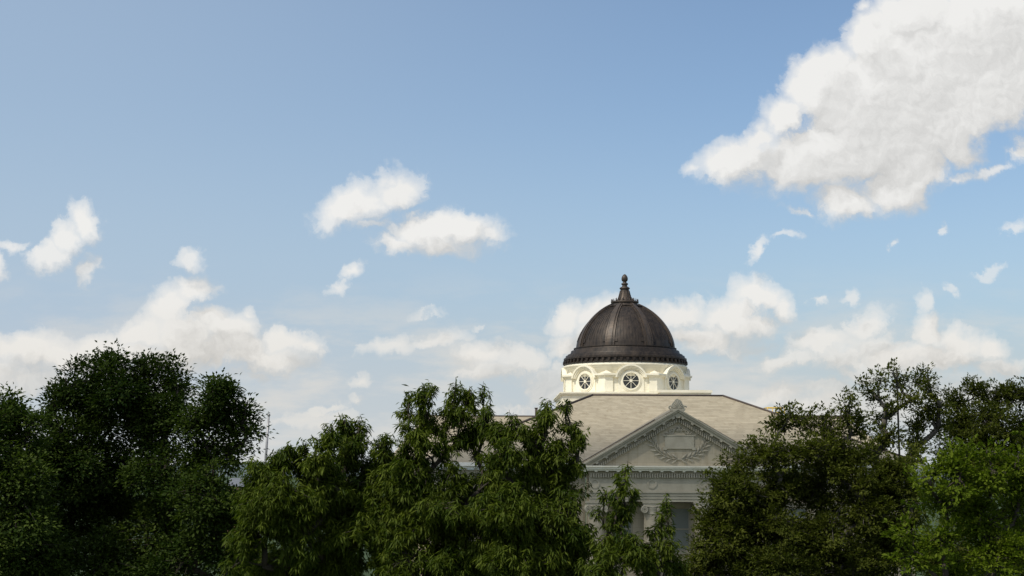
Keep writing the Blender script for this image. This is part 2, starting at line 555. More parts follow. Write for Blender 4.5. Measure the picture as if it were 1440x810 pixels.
# ------------------------------------------------------------------ ground and distance
def ground():
    m = material('grass', (.030, .052, .016), .9, var=(.045, .070, .024), vscale=.6, bump=.4, bscale=30, detail=8)
    b = MB()
    n = 40
    S = 6000
    b.add([(-S, -S, 0), (S, -S, 0), (S, S, 0), (-S, S, 0)], [(0, 1, 2, 3)])
    o = b.build('ground', m)
    o['kind'] = 'structure'
    pm = brickish('concrete_slabs', (.36, .345, .31), (.32, .305, .275), (.2, .19, .17), 1.5, 1.5, .02)
    x0 = X0
    p = MB().box(x0 - 2, x0 + 2, 8, 72, .004, .06).box(x0 - 30, x0 + 30, 64, 67, .008, .07)
    o = p.build('path', pm)
    o['kind'] = 'structure'
    # wooded ridge on the horizon
    hm = material('far_woods', (.10, .125, .125), .95, var=(.075, .10, .10), vscale=.02, detail=6)  # pale bluish base colour has the haze of distance mixed in
    h = MB()
    nx = 90
    vs, fs = [], []
    for j, (yy, k) in enumerate(((1500, 0), (1560, .8), (1750, 1.0), (2300, 0))):
        for i in range(nx + 1):
            x = -1600 + 3200 * i / nx
            z = (10.5 + 2 * math.sin(i * .21) + 1.5 * math.sin(i * .53 + 1) + random.uniform(-.8, .8)) * k
            vs.append((x, yy, z - (0.02 if k == 0 else 0)))
    for j in range(3):
        for i in range(nx):
            a = j * (nx + 1) + i
            fs.append((a, a + 1, a + nx + 2, a + nx + 1))
    h.add(vs, fs, True)
    o = h.build('hills', hm)
    o['kind'] = 'structure'


AX = at(953, 654, 80)
X0 = AX.x
ground()

# ------------------------------------------------------------------ the domed hall
hall = thing('domed_hall', 'pale limestone hall with dark bronze dome on a cream drum and a columned pediment front', 'building', (X0, 80, 0))
OFF = (0, 0, CAMZ)


def part(mb, name, mat, parent=None, label=None):
    return mb.build(name, mat, parent or hall, OFF, label)


XZ = lambda p, y: (p[0], y, p[1])
SL = .585
APEX, ZB = 3.12, -.08


def chevron(mb, t0, t1, y0, y1):
    o = [(-(APEX - t0 - ZB) / SL, ZB), (0, APEX - t0), ((APEX - t0 - ZB) / SL, ZB)]
    i = [(-(APEX - t1 - ZB) / SL, ZB), (0, APEX - t1), ((APEX - t1 - ZB) / SL, ZB)]
    mb.strip_prism(o, i, XZ, y0, y1)


# pediment
b = MB()
chevron(b, 0, .09, -.52, .30)
chevron(b, .092, .19, -.46, .30)
chevron(b, .192, .23, -.40, .30)
chevron(b, .232, .36, -.36, .30)
chevron(b, .362, .52, -.08, .30)
ang = math.atan(SL)
for s in (-1, 1):
    du = Vector((s * math.cos(ang), 0, -math.sin(ang)))
    nu = Vector((s * math.sin(ang), 0, math.cos(ang)))
    for k in range(9):
        c = Vector((0, -.22, APEX - .40)) + du * (.30 + k * .62)
        b.obox(c, du, (0, 1, 0), nu, .075, .139, .055)
b.obox((0, -.22, APEX - .44), (1, 0, 0), (0, 1, 0), (0, 0, 1), .13, .139, .10)
part(b, 'raking_cornice', TRIM)
b = MB()
for s in (-1, 1):
    du = Vector((s * math.cos(ang), 0, -math.sin(ang)))
    nu = Vector((s * math.sin(ang), 0, math.cos(ang)))
    for k in range(38):
        q = .10 + k * .135
        c = Vector((0, -.11, APEX - .64)) + du * q
        if abs(c.x) < 4.6:
            b.obox(c, du, (0, 1, 0), (0, 0, 1), .036, .10, .10)
chevron(b, .522, .76, -.04, .30)
b.box(-4.95, 4.95, -.075, .30, -.76, -.36)
for k in range(72):
    x = -4.85 + 9.7 * k / 71
    b.box(x - .036, x + .036, -.23, -.07, -.73, -.50)
part(b, 'dentils', TRIM)
b = MB().prism([(-5.3, ZB + .002), (5.3, ZB + .002), (0, APEX - .72)], XZ, .0, .35)
part(b, 'tympanum', LIME)
# relief: tablet, scrolls and two laurel branches
b = MB()
cx, cz = .10, .92
b.box(cx - .82, cx + .82, -.07, .003, cz - .02, cz + .66)
b.box(cx - .92, cx + .92, -.10, .003, cz + .66, cz + .74)
b.box(cx - .92, cx - .70, -.10, .003, cz - .12, cz + .05)
b.box(cx + .70, cx + .92, -.10, .003, cz - .12, cz + .05)
b.box(cx - .70, cx + .70, -.095, .003, cz - .05, cz + .02)
part(b, 'tablet', TRIM)
b = MB()


def leaf_relief(mb, c, d, ln, wd, th):
    d = Vector(d).normalized()
    n = Vector((d.z, 0, -d.x))
    c = Vector(c)
    vs = [c, c + d * ln * .35 + n * wd, c + d * ln * .7 + n * wd * .8, c + d * ln, c + d * ln * .7 - n * wd * .8, c + d * ln * .35 - n * wd,
          c + d * ln * .5 + Vector((0, -th, 0)), c + d * ln * .12 + Vector((0, -th * .6, 0))]
    mb.add(vs, [(0, 1, 7), (1, 2, 6, 7), (2, 3, 6), (3, 4, 6), (4, 5, 7, 6), (5, 0, 7)], True)


for s in (-1, 1):
    pts = []
    for k in range(15):
        t = k / 14
        a = R(-92) + t * R(82)
        px = cx + s * (-.12 + 1.55 * math.cos(a) + .10)
        pz = cz + .58 + 1.22 * math.sin(a) * (1.0)
        pts.append(Vector((px, -.04, pz)))
    b.tube(pts, .035, 5)
    for k in range(1, 14, 2):
        d = (pts[k + 1] - pts[k - 1]).normalized()
        n = Vector((d.z, 0, -d.x))
        for q in (-1, 1):
            leaf_relief(b, pts[k] + Vector((0, .03, 0)), d * .80 + n * q * .62, .50, .072, .13)
    leaf_relief(b, pts[14] + Vector((0, .03, 0)), (s * .05, 0, 1), .42, .07, .11)
part(b, 'laurel_branches', TRIM)
b = MB()
for s in (-1, 1):
    pts = []
    for k in range(26):
        t = k / 25
        a = t * 3.6 * math.pi
        r = .17 * (1 - .8 * t)
        pts.append((cx + s * (.42 - r * math.cos(a)), -.04, cz + .90 + r * math.sin(a)))
    b.tube(pts, .035, 5)
    b.tube([(cx + s * .25, -.04, cz + .92), (cx + s * .15, -.05, cz + 1.15), (cx, -.06, cz + 1.08)], [.05, .045, .04], 5)
    b.tube([(cx + s * .55, -.04, cz + .78), (cx + s * .70, -.04, cz + .84), (cx + s * .80, -.04, cz + .78)], .035, 5)
    for k in range(3):
        leaf_relief(b, (cx, .0, cz + .86), (s * (.3 + .35 * k), 0, 1 - .2 * k), .36, .06, .08)
leaf_relief(b, (cx, .0, cz + .84), (0, 0, 1), .46, .09, .12)
part(b, 'scroll_crest', TRIM)
# horizontal cornice, frieze, architrave
b = MB()
b.box(-5.52, 5.52, -.52, .32, -.165, -.082)
b.box(-5.46, 5.46, -.46, .32, -.265, -.167)
b.box(-5.38, 5.38, -.38, .32, -.358, -.267)
for k in range(18):
    x = -5.2 + 10.4 * k / 17
    b.box(x - .075, x + .075, -.352, -.082, -.425, -.34)
part(b, 'cornice', WHITE2)
b = MB().box(-4.95, 4.95, -.05, .35, -1.50, -.762)
for x in (-4.65, -1.45, 1.45, 4.65):
    b.ring((x, -.048, -1.08), (1, 0, 0), (0, 0, 1), (0, -1, 0), .27, .19, .05, 24)
part(b, 'frieze', TRIM)
b = MB()
b.box(-5.02, 5.02, -.15, .35, -1.58, -1.502)
b.box(-4.97, 4.97, -.09, .35, -1.74, -1.582)
b.box(-4.95, 4.95, -.05, .35, -1.91, -1.742)
b.box(-4.93, 4.93, -.01, .35, -2.07, -1.912)
part(b, 'architrave', TRIM)
# acroterion: fan of lobes on a block
b = MB()
b.box(-.40, .40, -.36, .05, 2.98, 3.10)
pts = []
for k in range(41):
    t = math.pi * k / 40
    rr = .36 + .035 * abs(math.sin(t * 4.5))
    pts.append((rr * math.cos(t), 3.10 + (rr + .16 * math.sin(t) ** 3) * math.sin(t)))
b.prism(pts, XZ, -.26, -.10)
for k in range(9):
    t = math.pi * (k + .5) / 9
    b.tube([(0, -.27, 3.14), (.30 * math.cos(t), -.275, 3.12 + (.30 + .14 * math.sin(t) ** 3) * math.sin(t))], [.03, .045], 5)
for s in (-1, 1):
    b.tube([(s * .40 + .09 * math.cos(a), -.23, 3.17 + .09 * math.sin(a)) for a in np.linspace(0, 5, 12)], .045, 5)
part(b, 'acroterion', TRIM)
# portico roof behind the pediment
b = MB()
YB = 7.6
hw = 5.45
for s in (-1, 1):
    vs = [(0, .302, 3.10), (s * hw, .302, 3.10 - SL * hw), (s * hw, YB, 3.10 - SL * hw), (0, YB, 3.10),
          (0, .302, 3.18), (s * (hw + .05), .302, 3.18 - SL * hw), (s * (hw + .05), YB, 3.18 - SL * hw), (0, YB, 3.18)]
    b.add(vs, [(0, 1, 2, 3), (4, 7, 6, 5), (0, 4, 5, 1), (1, 5, 6, 2), (3, 2, 6, 7)])
part(b, 'portico_roof', ROOF)
for s in (-1, 1):
    b = MB()
    b.tube([(s * 1.2, .36, 3.20 - SL * 1.2), (s * 5.4, .36, 3.21 - SL * 5.4)], .05, 6)
    part(b, 'roof_edge', CAPM)

# columns of the portico
for x in (-4.55, -1.42, 1.42, 4.55):
    sh = MB()
    prof = [(.50, -11.2), (.505, -9.0), (.49, -7.0), (.465, -5.0), (.435, -3.2), (.43, -2.78)]
    seg = 48
    vs, fs = [], []
    for (r, z) in prof:
        for k in range(seg):
            a = 2 * math.pi * k / seg
            rr = r * (1 - (.035 if k % 2 else 0))
            vs.append((x + rr * math.cos(a), .0 + .45 + rr * math.sin(a), z))
    for i in range(len(prof) - 1):
        for k in range(seg):
            k2 = (k + 1) % seg
            fs.append((i * seg + k, i * seg + k2, (i + 1) * seg + k2, (i + 1) * seg + k))
    sh.add(vs, fs)
    shaft = part(sh, 'column', LIME)
    cp = MB()
    yc = .45
    cp.box(x - .56, x + .56, yc - .50, yc + .50, -2.16, -2.074)
    cp.box(x - .50, x + .50, yc - .46, yc + .46, -2.30, -2.162)
    cp.lathe([(.44, -2.78), (.47, -2.74), (.44, -2.70), (.46, -2.52), (.52, -2.40), (.48, -2.302)], x, yc, 28)
    for s in (-1, 1):
        for yy in (yc - .50, yc + .50):
            pts, rad = [], []
            for k in range(34):
                t = k / 33
                a = math.pi / 2 - s * t * 4.6 * math.pi
                r = .20 * (1 - .86 * t)
                pts.append((x + s * .43 + r * math.cos(a), yy, -2.50 + r * math.sin(a)))
                rad.append(.052 * (1 - .5 * t))
            cp.tube(pts, rad, 6)
        pts = [(x + s * .43 + .19 * math.cos(a), -2.50 + .19 * math.sin(a)) for a in np.linspace(0, 2 * math.pi, 21)[:-1]]
        cp.prism(pts, XZ, yc - .46, yc + .46)
    cp.tube([(x - .43, yc - .49, -2.305), (x, yc - .49, -2.36), (x + .43, yc - .49, -2.305)], .035, 5)
    part(cp, 'capital', TRIM, shaft)
    bs = MB()
    bs.lathe([(.66, -11.62), (.68, -11.55), (.66, -11.48), (.57, -11.44), (.56, -11.38), (.60, -11.34), (.61, -11.28), (.59, -11.22), (.50, -11.2)], x, yc, 32)
    bs.box(x - .72, x + .72, yc - .72, yc + .72, -11.9, -11.62)
    part(bs, 'column_base', TRIM, shaft)
b = MB().box(-5.4, 5.4, -.6, 1.4, -12.4, -11.902)
for k in range(14):
    b.box(-5.0, 5.0, -.6 - .32 * (k + 1), -.6 - .32 * k, -15, -12.4 - .18 * k - .1)
part(b, 'porch_steps', LIME)

# walls
WINY = 1.40


def wall_with_openings(mb, x0, x1, y, z0, z1, ops, th=.4):
    """front wall in the XZ plane, cut into panels round rectangular openings (cx, w, zb, zt)"""
    xs = sorted({x0, x1} | {o[0] - o[1] / 2 for o in ops} | {o[0] + o[1] / 2 for o in ops})
    zs = sorted({z0, z1} | {o[2] for o in ops} | {o[3] for o in ops})
    for xa, xb in zip(xs, xs[1:]):
        run = None
        for za, zb in zip(zs, zs[1:]):
            xm, zm = (xa + xb) / 2, (za + zb) / 2
            hole = any(abs(xm - o[0]) < o[1] / 2 and o[2] < zm < o[3] for o in ops)
            if hole:
                if run:
                    mb.box(xa, xb, y, y + th, *run)
                run = None
            else:
                run = (run[0], zb) if run else (za, zb)
        if run:
            mb.box(xa, xb, y, y + th, *run)


def window(cx, wd, zb, zt, y, lbl=None):
    f = MB()
    t = .075
    ya, yb = y + .16, y + .26
    zm = zb + (zt - zb) * .5
    f.box(cx - wd / 2, cx - wd / 2 + t, ya, yb, zb, zt)
    f.box(cx + wd / 2 - t, cx + wd / 2, ya, yb, zb, zt)
    f.box(cx - wd / 2 + t, cx + wd / 2 - t, ya, yb, zt - t, zt)
    f.box(cx - wd / 2 + t, cx + wd / 2 - t, ya, yb, zb, zb + t)
    f.box(cx - wd / 2 + t, cx + wd / 2 - t, ya - .02, yb, zm - .03, zm + .03)
    fr = part(f, 'window', TRIM)
    g = MB().box(cx - wd / 2 + t, cx + wd / 2 - t, ya + .05, ya + .06, zb + t, zt - t)
    part(g, 'pane', BLIND, fr)
    s = MB().box(cx - wd / 2 - .14, cx + wd / 2 + .14, y - .10, y + .158, zb - .16, zb - .002)
    part(s, 'sill', TRIM, fr)
    h = MB().box(cx - wd / 2 - .16, cx + wd / 2 + .16, y - .07, y - .002, zt + .03, zt + .20)
    h.box(cx - wd / 2 - .22, cx + wd / 2 + .22, y - .12, y - .002, zt + .202, zt + .27)
    part(h, 'lintel', TRIM, fr)


ops = [(.33, 1.08, -4.85, -2.42), (-2.95, 1.08, -4.85, -2.42), (3.05, 1.08, -4.85, -2.42),
       (-2.95, 1.08, -9.6, -7.0), (3.05, 1.08, -9.6, -7.0), (.33, 1.7, -11.9, -7.6)]
b = MB()
wall_with_openings(b, -5.0, 5.0, WINY, -12.4, -.36, ops)
b.box(-5.0, -4.6, .9, WINY, -12.4, -2.074)
b.box(4.6, 5.0, .9, WINY, -12.4, -2.074)
part(b, 'front_wall', LIME)
for o in ops[:5]:
    window(*o, WINY)
d = MB()
for s in (0, 1):
    d.box(-.52 + s * .85 + .02, .31 + s * .85, WINY + .1, WINY + .18, -11.9, -8.6)
d.box(-.50, 1.16, WINY + .1, WINY + .18, -8.55, -7.62)
dm = material('door_wood', (.10, .055, .03), .5, var=(.07, .04, .022), vscale=3)
door = part(d, 'door', dm)
for s in (-.12, .12):
    part(MB().tube([(.325 + s, WINY + .04, -10.6), (.325 + s, WINY + .04, -10.2)], .025, 6), 'handle', STEEL, door)

for s in (-1, 1):
    b = MB()
    ops = []
    xs = [7.2, 9.6, 12.0]
    for x in xs:
        for zb, zt in ((-4.85, -2.42), (-9.6, -7.0), (-13.6, -12.2)):
            ops.append((s * x, 1.08, zb, zt))
    xa, xb = (5.002, 13.9) if s > 0 else (-13.9, -5.002)
    wall_with_openings(b, xa, xb, 2.4, -15, -1.5, ops)
    xo = s * 13.9
    b.box(min(xo, xo - s * .4), max(xo, xo - s * .4), 2.802, 38, -15, -1.5)
    part(b, 'side_wall', LIME)
    for o in ops:
        window(*o, 2.4)
# eaves band round the main block
for s in (-1, 1):
    b = MB()
    xa, xb = (5.02, 14.0) if s > 0 else (-14.0, -5.02)
    b.box(xa, xb, 2.30, 2.8, -1.5, -.62)
    b.box(xa, xb, 2.22, 2.8, -1.58, -1.502)
    n = 84
    for k in range(n):
        x = xa + .06 + (xb - xa - .12) * k / (n - 1)
        b.box(x - .036, x + .036, 2.18, 2.298, -.60, -.42)
    b.box(xa, xb, 2.24, 2.8, -.618, -.362)
    for k in range(15):
        x = xa + .3 + (xb - xa - .6) * k / 14
        b.box(x - .10, x + .10, 1.96, 2.238, -.36, -.272)
    part(b, 'frieze', TRIM)
for s in (-1, 1):
    b = MB()
    xa, xb = (5.54, 14.5) if s > 0 else (-14.5, -5.54)
    b.box(xa, xb, 1.90, 2.8, -.27, -.15)
    b.box(xa + (.0 if s > 0 else -.1), xb + (.1 if s > 0 else 0), 1.78, 2.8, -.148, .06)
    xo = s * 14.5
    b.box(min(xo, xo - s * .7), max(xo, xo - s * .7), 2.802, 38, -.27, .05)
    part(b, 'eave_gutter', GUTTER)

# main roof (hipped, flat deck on top)
ZT, ZE = 4.28, .05
b = MB()
E = [(-14.5, 2.0), (14.5, 2.0), (14.5, 38.4), (-14.5, 38.4)]
T = [(-4.1, 9.4), (4.1, 9.4), (4.1, 31), (-4.1, 31)]
vs = [(*p, ZE) for p in E] + [(*p, ZT) for p in T]
b.add(vs, [(0, 1, 5, 4), (1, 2, 6, 5), (2, 3, 7, 6), (3, 0, 4, 7), (4, 5, 6, 7), (3, 2, 1, 0)])
part(b, 'main_roof', ROOF)
b = MB()
for i in range(4):
    b.tube([(*E[i], ZE + .04), (*T[i], ZT + .03)], .075, 6)
    b.tube([(*T[i], ZT + .03), (*T[(i + 1) % 4], ZT + .03)], .06, 6)
part(b, 'roof_ridges', CAPM)
# rear wings
for s in (-1, 1):
    b = MB()
    x0, x1 = (3.0, 17.3)
    prof = [(15.6, .25), (24, 3.42), (32.4, .25)]
    vs = [(s * x0, y, z) for y, z in prof] + [(s * x1, y, z) for y, z in prof]
    vs[4] = (s * 15.3, 24, 3.42)
    b.add(vs, [(0, 1, 4, 3), (1, 2, 5, 4), (0, 3, 5, 2), (0, 2, 1), (3, 4, 5)])
    part(b, 'wing_roof', ROOF)
    b = MB()
    if s < 0:
        b.box(-15.3, -3, 23.93, 24.07, 3.40, 3.49)
    else:
        b.box(3, 15.3, 23.85, 24.15, 3.36, 3.62)
    part(b, 'ridge_cap', CAPM)
    b = MB()
    xo = sorted((s * 14.4, s * 16.9))
    wall_with_openings(b, xo[0], xo[1], 16.2, -15, .2, [(s * x, 1.08, zb, zt) for x in (15.6,) for zb, zt in ((-4.85, -2.42), (-9.6, -7))])
    b.box(xo[1] - .4 if s > 0 else xo[0], xo[1] if s > 0 else xo[0] + .4, 16.602, 31.8, -15, .2)
    part(b, 'wing_wall', LIME)
    for x in (15.6,):
        for zb, zt in ((-4.85, -2.42), (-9.6, -7)):
            window(s * x, 1.08, zb, zt, 16.2)
    part(MB().box(*sorted((s * 14.6, s * 17.4)), 15.4, 16.19, .0, .28), 'eave_gutter', GUTTER)
b = MB().tube([(-7.2, 24, 3.3), (-7.2, 24, 4.0)], .10, 10).tube([(-7.2, 24, 4.0), (-7.2, 24, 4.06)], .14, 10)
part(b, 'vent_pipe', CAPM)
# yellow guard rail on the right-hand slope
b = MB()
xa, xb, ya, yb = 7.25, 8.35, 11.2, 12.4
zz = lambda x: ZT - (x - 4.1) / 10.4 * (ZT - ZE)
for x in (xa, (xa + xb) / 2, xb):
    for y in (ya, yb):
        b.tube([(x, y, zz(x) - .02), (x, y, zz(xa) + .66)], .028, 6)
for z in (.34, .66):
    zt = zz(xa) + z
    b.tube([(xa, ya, zt), (xb, ya, zt)], .03, 6).tube([(xa, yb, zt), (xb, yb, zt)], .03, 6)
    b.tube([(xa, ya, zt), (xa, yb, zt)], .03, 6).tube([(xb, ya, zt), (xb, yb, zt)], .03, 6)
part(b, 'guard_rail', YELLOW)

# plinth, drum
YD = 31.6
b = MB()
b.box(-5.2, 5.2, YD - 5.85, YD + 5.85, -1, 5.06)
part(b, 'plinth', WHITE)
b = MB()
for (h, z0, z1) in ((.06, 5.062, 5.12), (.14, 5.122, 5.20), (.20, 5.202, 5.30)):
    b.box(-5.2 - h, 5.2 + h, YD - 5.85 - h, YD + 5.85 + h, z0, z1)
part(b, 'plinth_cornice', WHITE2)
b = MB()
b.box(1.98, 5.62, YD - 7.0, YD - 6.052, 3.0, 5.12)
b.box(1.92, 5.68, YD - 7.06, YD - 6.052, 5.122, 5.24)
b.box(1.84, 5.76, YD - 7.14, YD - 6.052, 5.242, 5.44)
part(b, 'parapet', WHITE2)

AP = 4.66                                        # apothem of the octagonal drum


def octa(ap):
    r = ap / math.cos(math.pi / 8)
    return [(r * math.cos(math.pi / 8 + k * math.pi / 4), YD + r * math.sin(math.pi / 8 + k * math.pi / 4)) for k in range(8)]


ZPR = lambda p, z: (p[0], p[1], z)
b = MB()
b.prism(octa(AP), ZPR, 5.302, 6.62)
b.prism(octa(AP + .10), ZPR, 5.303, 5.42)
b.lathe([(4.74, 6.6), (4.74, 7.30), (4.80, 7.34), (4.80, 7.42), (4.86, 7.46), (4.86, 7.56), (4.78, 7.60), (4.7, 7.78)], 0, YD, 96)
o8 = octa(AP + .02)
for k in range(8):                               # corner caps sloping back to the round attic
    a = math.pi / 8 + k * math.pi / 4
    d = Vector((math.cos(a), math.sin(a), 0))
    t = Vector((-math.sin(a), math.cos(a), 0))
    c = Vector((0, YD, 0))
    v = [c + d * 5.22 + Vector((0, 0, 6.792)), c + d * 4.98 + t * .52 + Vector((0, 0, 6.792)), c + d * 4.98 - t * .52 + Vector((0, 0, 6.792)),
         c + d * 4.72 + Vector((0, 0, 7.04)), c + d * 4.5 + t * .52 + Vector((0, 0, 6.792)), c + d * 4.5 - t * .52 + Vector((0, 0, 6.792))]
    b.add(v, [(0, 1, 3), (0, 3, 2), (1, 4, 3), (2, 3, 5), (0, 2, 5, 4, 1)])
part(b, 'drum', WHITE)

ZWIN = 6.24


def frame8(k):
    a = -math.pi / 2 + k * math.pi / 4
    n = Vector((math.cos(a), math.sin(a), 0))
    u = Vector((-math.sin(a), math.cos(a), 0))
    return n, u


b = MB()
HR = 1.12
hl = (AP + .2) * math.tan(math.pi / 8)
for k in range(8):
    n, u = frame8(k)
    org = Vector((0, YD, 0))
    FN = lambda p, dd: org + n * dd + u * p[0] + Vector((0, 0, p[1]))
    arc = lambda r: [(r * math.cos(t), ZWIN + .02 + r * math.sin(t)) for t in np.linspace(math.pi, 0, 29)]
    zc0 = 6.50
    for (ro, ri, dd) in ((HR + .10, HR - .02, AP + .34), (HR - .022, HR - .12, AP + .25), (HR - .122, HR - .20, AP + .17)):
        a0 = math.asin(min(1, (zc0 - ZWIN - .02) / ro))
        th = np.linspace(math.pi - a0, a0, 31)
        o_ = [(ro * math.cos(t), ZWIN + .02 + ro * math.sin(t)) for t in th]
        i_ = [(ri * math.cos(t), ZWIN + .02 + ri * math.sin(t)) for t in th]
        b.strip_prism(o_, i_, FN, 4.2, dd)
    # level cornice from arch to corner
    for s in (-1, 1):
        for (z0, z1, pj) in ((6.50, 6.57, .14), (6.572, 6.66, .24), (6.662, 6.79, .33)):
            x0 = HR + .0
            x1 = (AP + pj) * math.tan(math.pi / 8)
            xi = 4.2 * math.tan(math.pi / 8)
            q = [(s * x0, 4.2), (s * x0, AP + pj), (s * x1, AP + pj), (s * xi, 4.2)]
            FP = lambda p, z: org + u * p[0] + n * p[1] + Vector((0, 0, z))
            b.prism(q, FP, z0, z1)
    # raised wall panel under the arch
    pl = [(-.98, 5.43)] + [(.98 * math.cos(t), ZWIN + .05 + .98 * math.sin(t)) for t in np.linspace(math.pi, 0, 25)] + [(.98, 5.43)]
    b.prism(pl, FN, AP - .3, AP + .05)
    # corner piers
    for s in (-1, 1):
        x1 = (AP + .11) * math.tan(math.pi / 8)
        q = [(s * (x1 - .62), AP - .2), (s * (x1 - .62), AP + .11), (s * x1, AP + .11), (s * (AP - .2) * math.tan(math.pi / 8), AP - .2)]
        b.prism(q, FP, 5.425, 6.498)
part(b, 'arch_hoods', WHITE2)
for k in (-2, -1, 0, 1, 2):
    n, u = frame8(k)
    c = Vector((0, YD, ZWIN)) + n * (AP + .05)
    up = Vector((0, 0, 1))
    f = MB().ring(c, u, up, n, .80, .68, .05).ring(c, u, up, n, .70, .60, .10)
    fr = part(f, 'round_window', WHITE2)
    g = MB()
    pts = [(.62 * math.cos(t), .62 * math.sin(t)) for t in np.linspace(0, 2 * math.pi, 33)[:-1]]
    g.prism(pts, lambda p, dd: c + u * p[0] + up * p[1] + n * dd, .002, .02)
    part(g, 'pane', GLASS, fr)
    m = MB()
    for j in range(8):
        t = j * math.pi / 4 + .001
        dd = u * math.cos(t) + up * math.sin(t)
        ee = u * -math.sin(t) + up * math.cos(t)
        m.obox(c + dd * .35 + n * .045, dd, ee, n, .26, .016, .02)
    m.ring(c + n * .02, u, up, n, .11, .0, .06, 16)
    part(m, 'muntins', WHITE2, fr)

# dome
step_prof = [(4.70, 7.66), (4.84, 7.70), (4.84, 7.78), (4.70, 7.80), (4.68, 8.04), (4.82, 8.06), (4.82, 8.20), (4.70, 8.24), (4.66, 8.40), (4.54, 8.42),
             (4.50, 8.52), (4.32, 8.54), (4.24, 8.80), (4.04, 8.84), (4.00, 8.92), (4.04, 8.95), (4.04, 9.02), (3.80, 9.04)]
prof = []
DR0, DZ0, DH = 3.86, 9.0, 3.45
DR1 = 1.02


def dome_r(t):
    """radius and height along the shell, t 0..1"""
    h = 3.42 * math.sin(t * math.pi / 2)
    return DR0 * (1 - (h / 3.68) ** 1.70) ** (1 / 1.70), DZ0 + h


prof += [dome_r(t) for t in np.linspace(0.0, 1, 26)]
b = MB().lathe(step_prof, 0, YD, 120, smooth=False)
b.lathe([(3.9, 8.9)] + prof, 0, YD, 120)
n = 64
for k in range(n):
    a = 2 * math.pi * (k + .5) / n
    d = (math.cos(a), math.sin(a), 0)
    t = (-math.sin(a), math.cos(a), 0)
    b.obox((4.78 * d[0], YD + 4.78 * d[1], 7.92), d, t, (0, 0, 1), .07, .10, .098)
    b.obox((4.86 * d[0], YD + 4.86 * d[1], 7.83), d, t, (0, 0, 1), .03, .05, .10)
dome = part(b, 'dome', BRONZE)


def meridian(mb, a, half, lift, t0, t1, n=22, taper=True):
    vs, fs = [], []
    for i in range(n + 1):
        t = t0 + (t1 - t0) * i / n
        r, z = dome_r(t)
        r2, z2 = dome_r(min(1, t + .01))
        r1, z1 = dome_r(max(0, t - .01))
        tg = Vector((r2 - r1, z2 - z1)).normalized()
        nr, nz = tg.y, -tg.x
        hh = half * (.35 + .65 * r / DR0) if taper else half
        for (w_, l_) in ((-hh, -.03), (-hh, lift), (hh, lift), (hh, -.03)):
            da = w_ / max(r, .3)
            rr = r + nr * l_
            vs.append((rr * math.cos(a + da), YD + rr * math.sin(a + da), z + nz * l_))
    for i in range(n):
        for k in range(4):
            k2 = (k + 1) % 4
            fs.append((i * 4 + k, i * 4 + k2, (i + 1) * 4 + k2, (i + 1) * 4 + k))
    fs += [(0, 1, 2, 3), (n * 4 + 3, n * 4 + 2, n * 4 + 1, n * 4)]
    mb.add(vs, fs)


for k in range(8):
    a = -math.pi / 2 + math.pi / 8 + k * math.pi / 4
    b = MB()
    meridian(b, a, .36, .09, 0.0, .98)
    meridian(b, a, .17, .15, 0.0, .98)
    part(b, 'rib', BRONZE2, dome)
b = MB()
for k in range(8):
    a = -math.pi / 2 + k * math.pi / 4
    for j in range(-4, 5):                       # standing seams of each panel
        meridian(b, a + j * .064, .014, .024, .10, .80 - .012 * abs(j) ** 1.3, 14)
    for s in (-1, 1):                            # raised frame round the panel
        meridian(b, a + s * .315, .055, .085, .06, .80, 18)
        meridian(b, a + s * .285, .18, .055, .055, .11, 3)
    r, z = dome_r(.86)
    r2, z2 = dome_r(.83)
    pts = []
    for t in np.linspace(-.33, .33, 9):
        rr, zz_ = dome_r(.83 - .35 * t * t)
        pts.append(((rr + .05) * math.cos(a + t), YD + (rr + .05) * math.sin(a + t), zz_ + .03))
    b.tube(pts, .06, 5)
part(b, 'panel_seams', BRONZE, dome)
# lantern-like finial
b = MB()
b.lathe([(1.0, 12.36), (1.12, 12.40), (1.12, 12.46), (1.02, 12.50), (1.02, 12.60), (1.10, 12.64), (1.10, 12.72), (.96, 12.76), (.62, 12.80),
         (.56, 12.92), (.48, 13.12), (.41, 13.36), (.345, 13.62), (.33, 13.72), (.40, 13.76), (.41, 13.84), (.33, 13.90), (.22, 13.95), (.19, 14.06),
         (.27, 14.12), (.27, 14.20), (.17, 14.25), (.13, 14.33), (.22, 14.40), (.255, 14.52), (.25, 14.64), (.20, 14.78), (.11, 14.90), (.02, 14.95)], 0, YD, 40)
for k in range(24):
    a = 2 * math.pi * k / 24
    c = Vector((1.05 * math.cos(a), YD + 1.05 * math.sin(a), 12.72))
    b.lathe([(.045, 12.71), (.05, 12.78), (.02, 12.82), (.04, 12.87), (.005, 12.95)], c.x, c.y, 6)
for k in range(12):
    a = 2 * math.pi * (k + .5) / 12
    pts = [((r + .02) * math.cos(a), YD + (r + .02) * math.sin(a), z) for r, z in ((.58, 12.86), (.48, 13.12), (.41, 13.36), (.345, 13.62))]
    b.tube(pts, .028, 5)
    c = Vector((.70 * math.cos(a), YD + .70 * math.sin(a), 0))
    b.lathe([(.05, 12.78), (.055, 12.88), (.03, 12.94), (.04, 13.0), (.005, 13.06)], c.x, c.y, 6)
part(b, 'finial', BRONZE2)

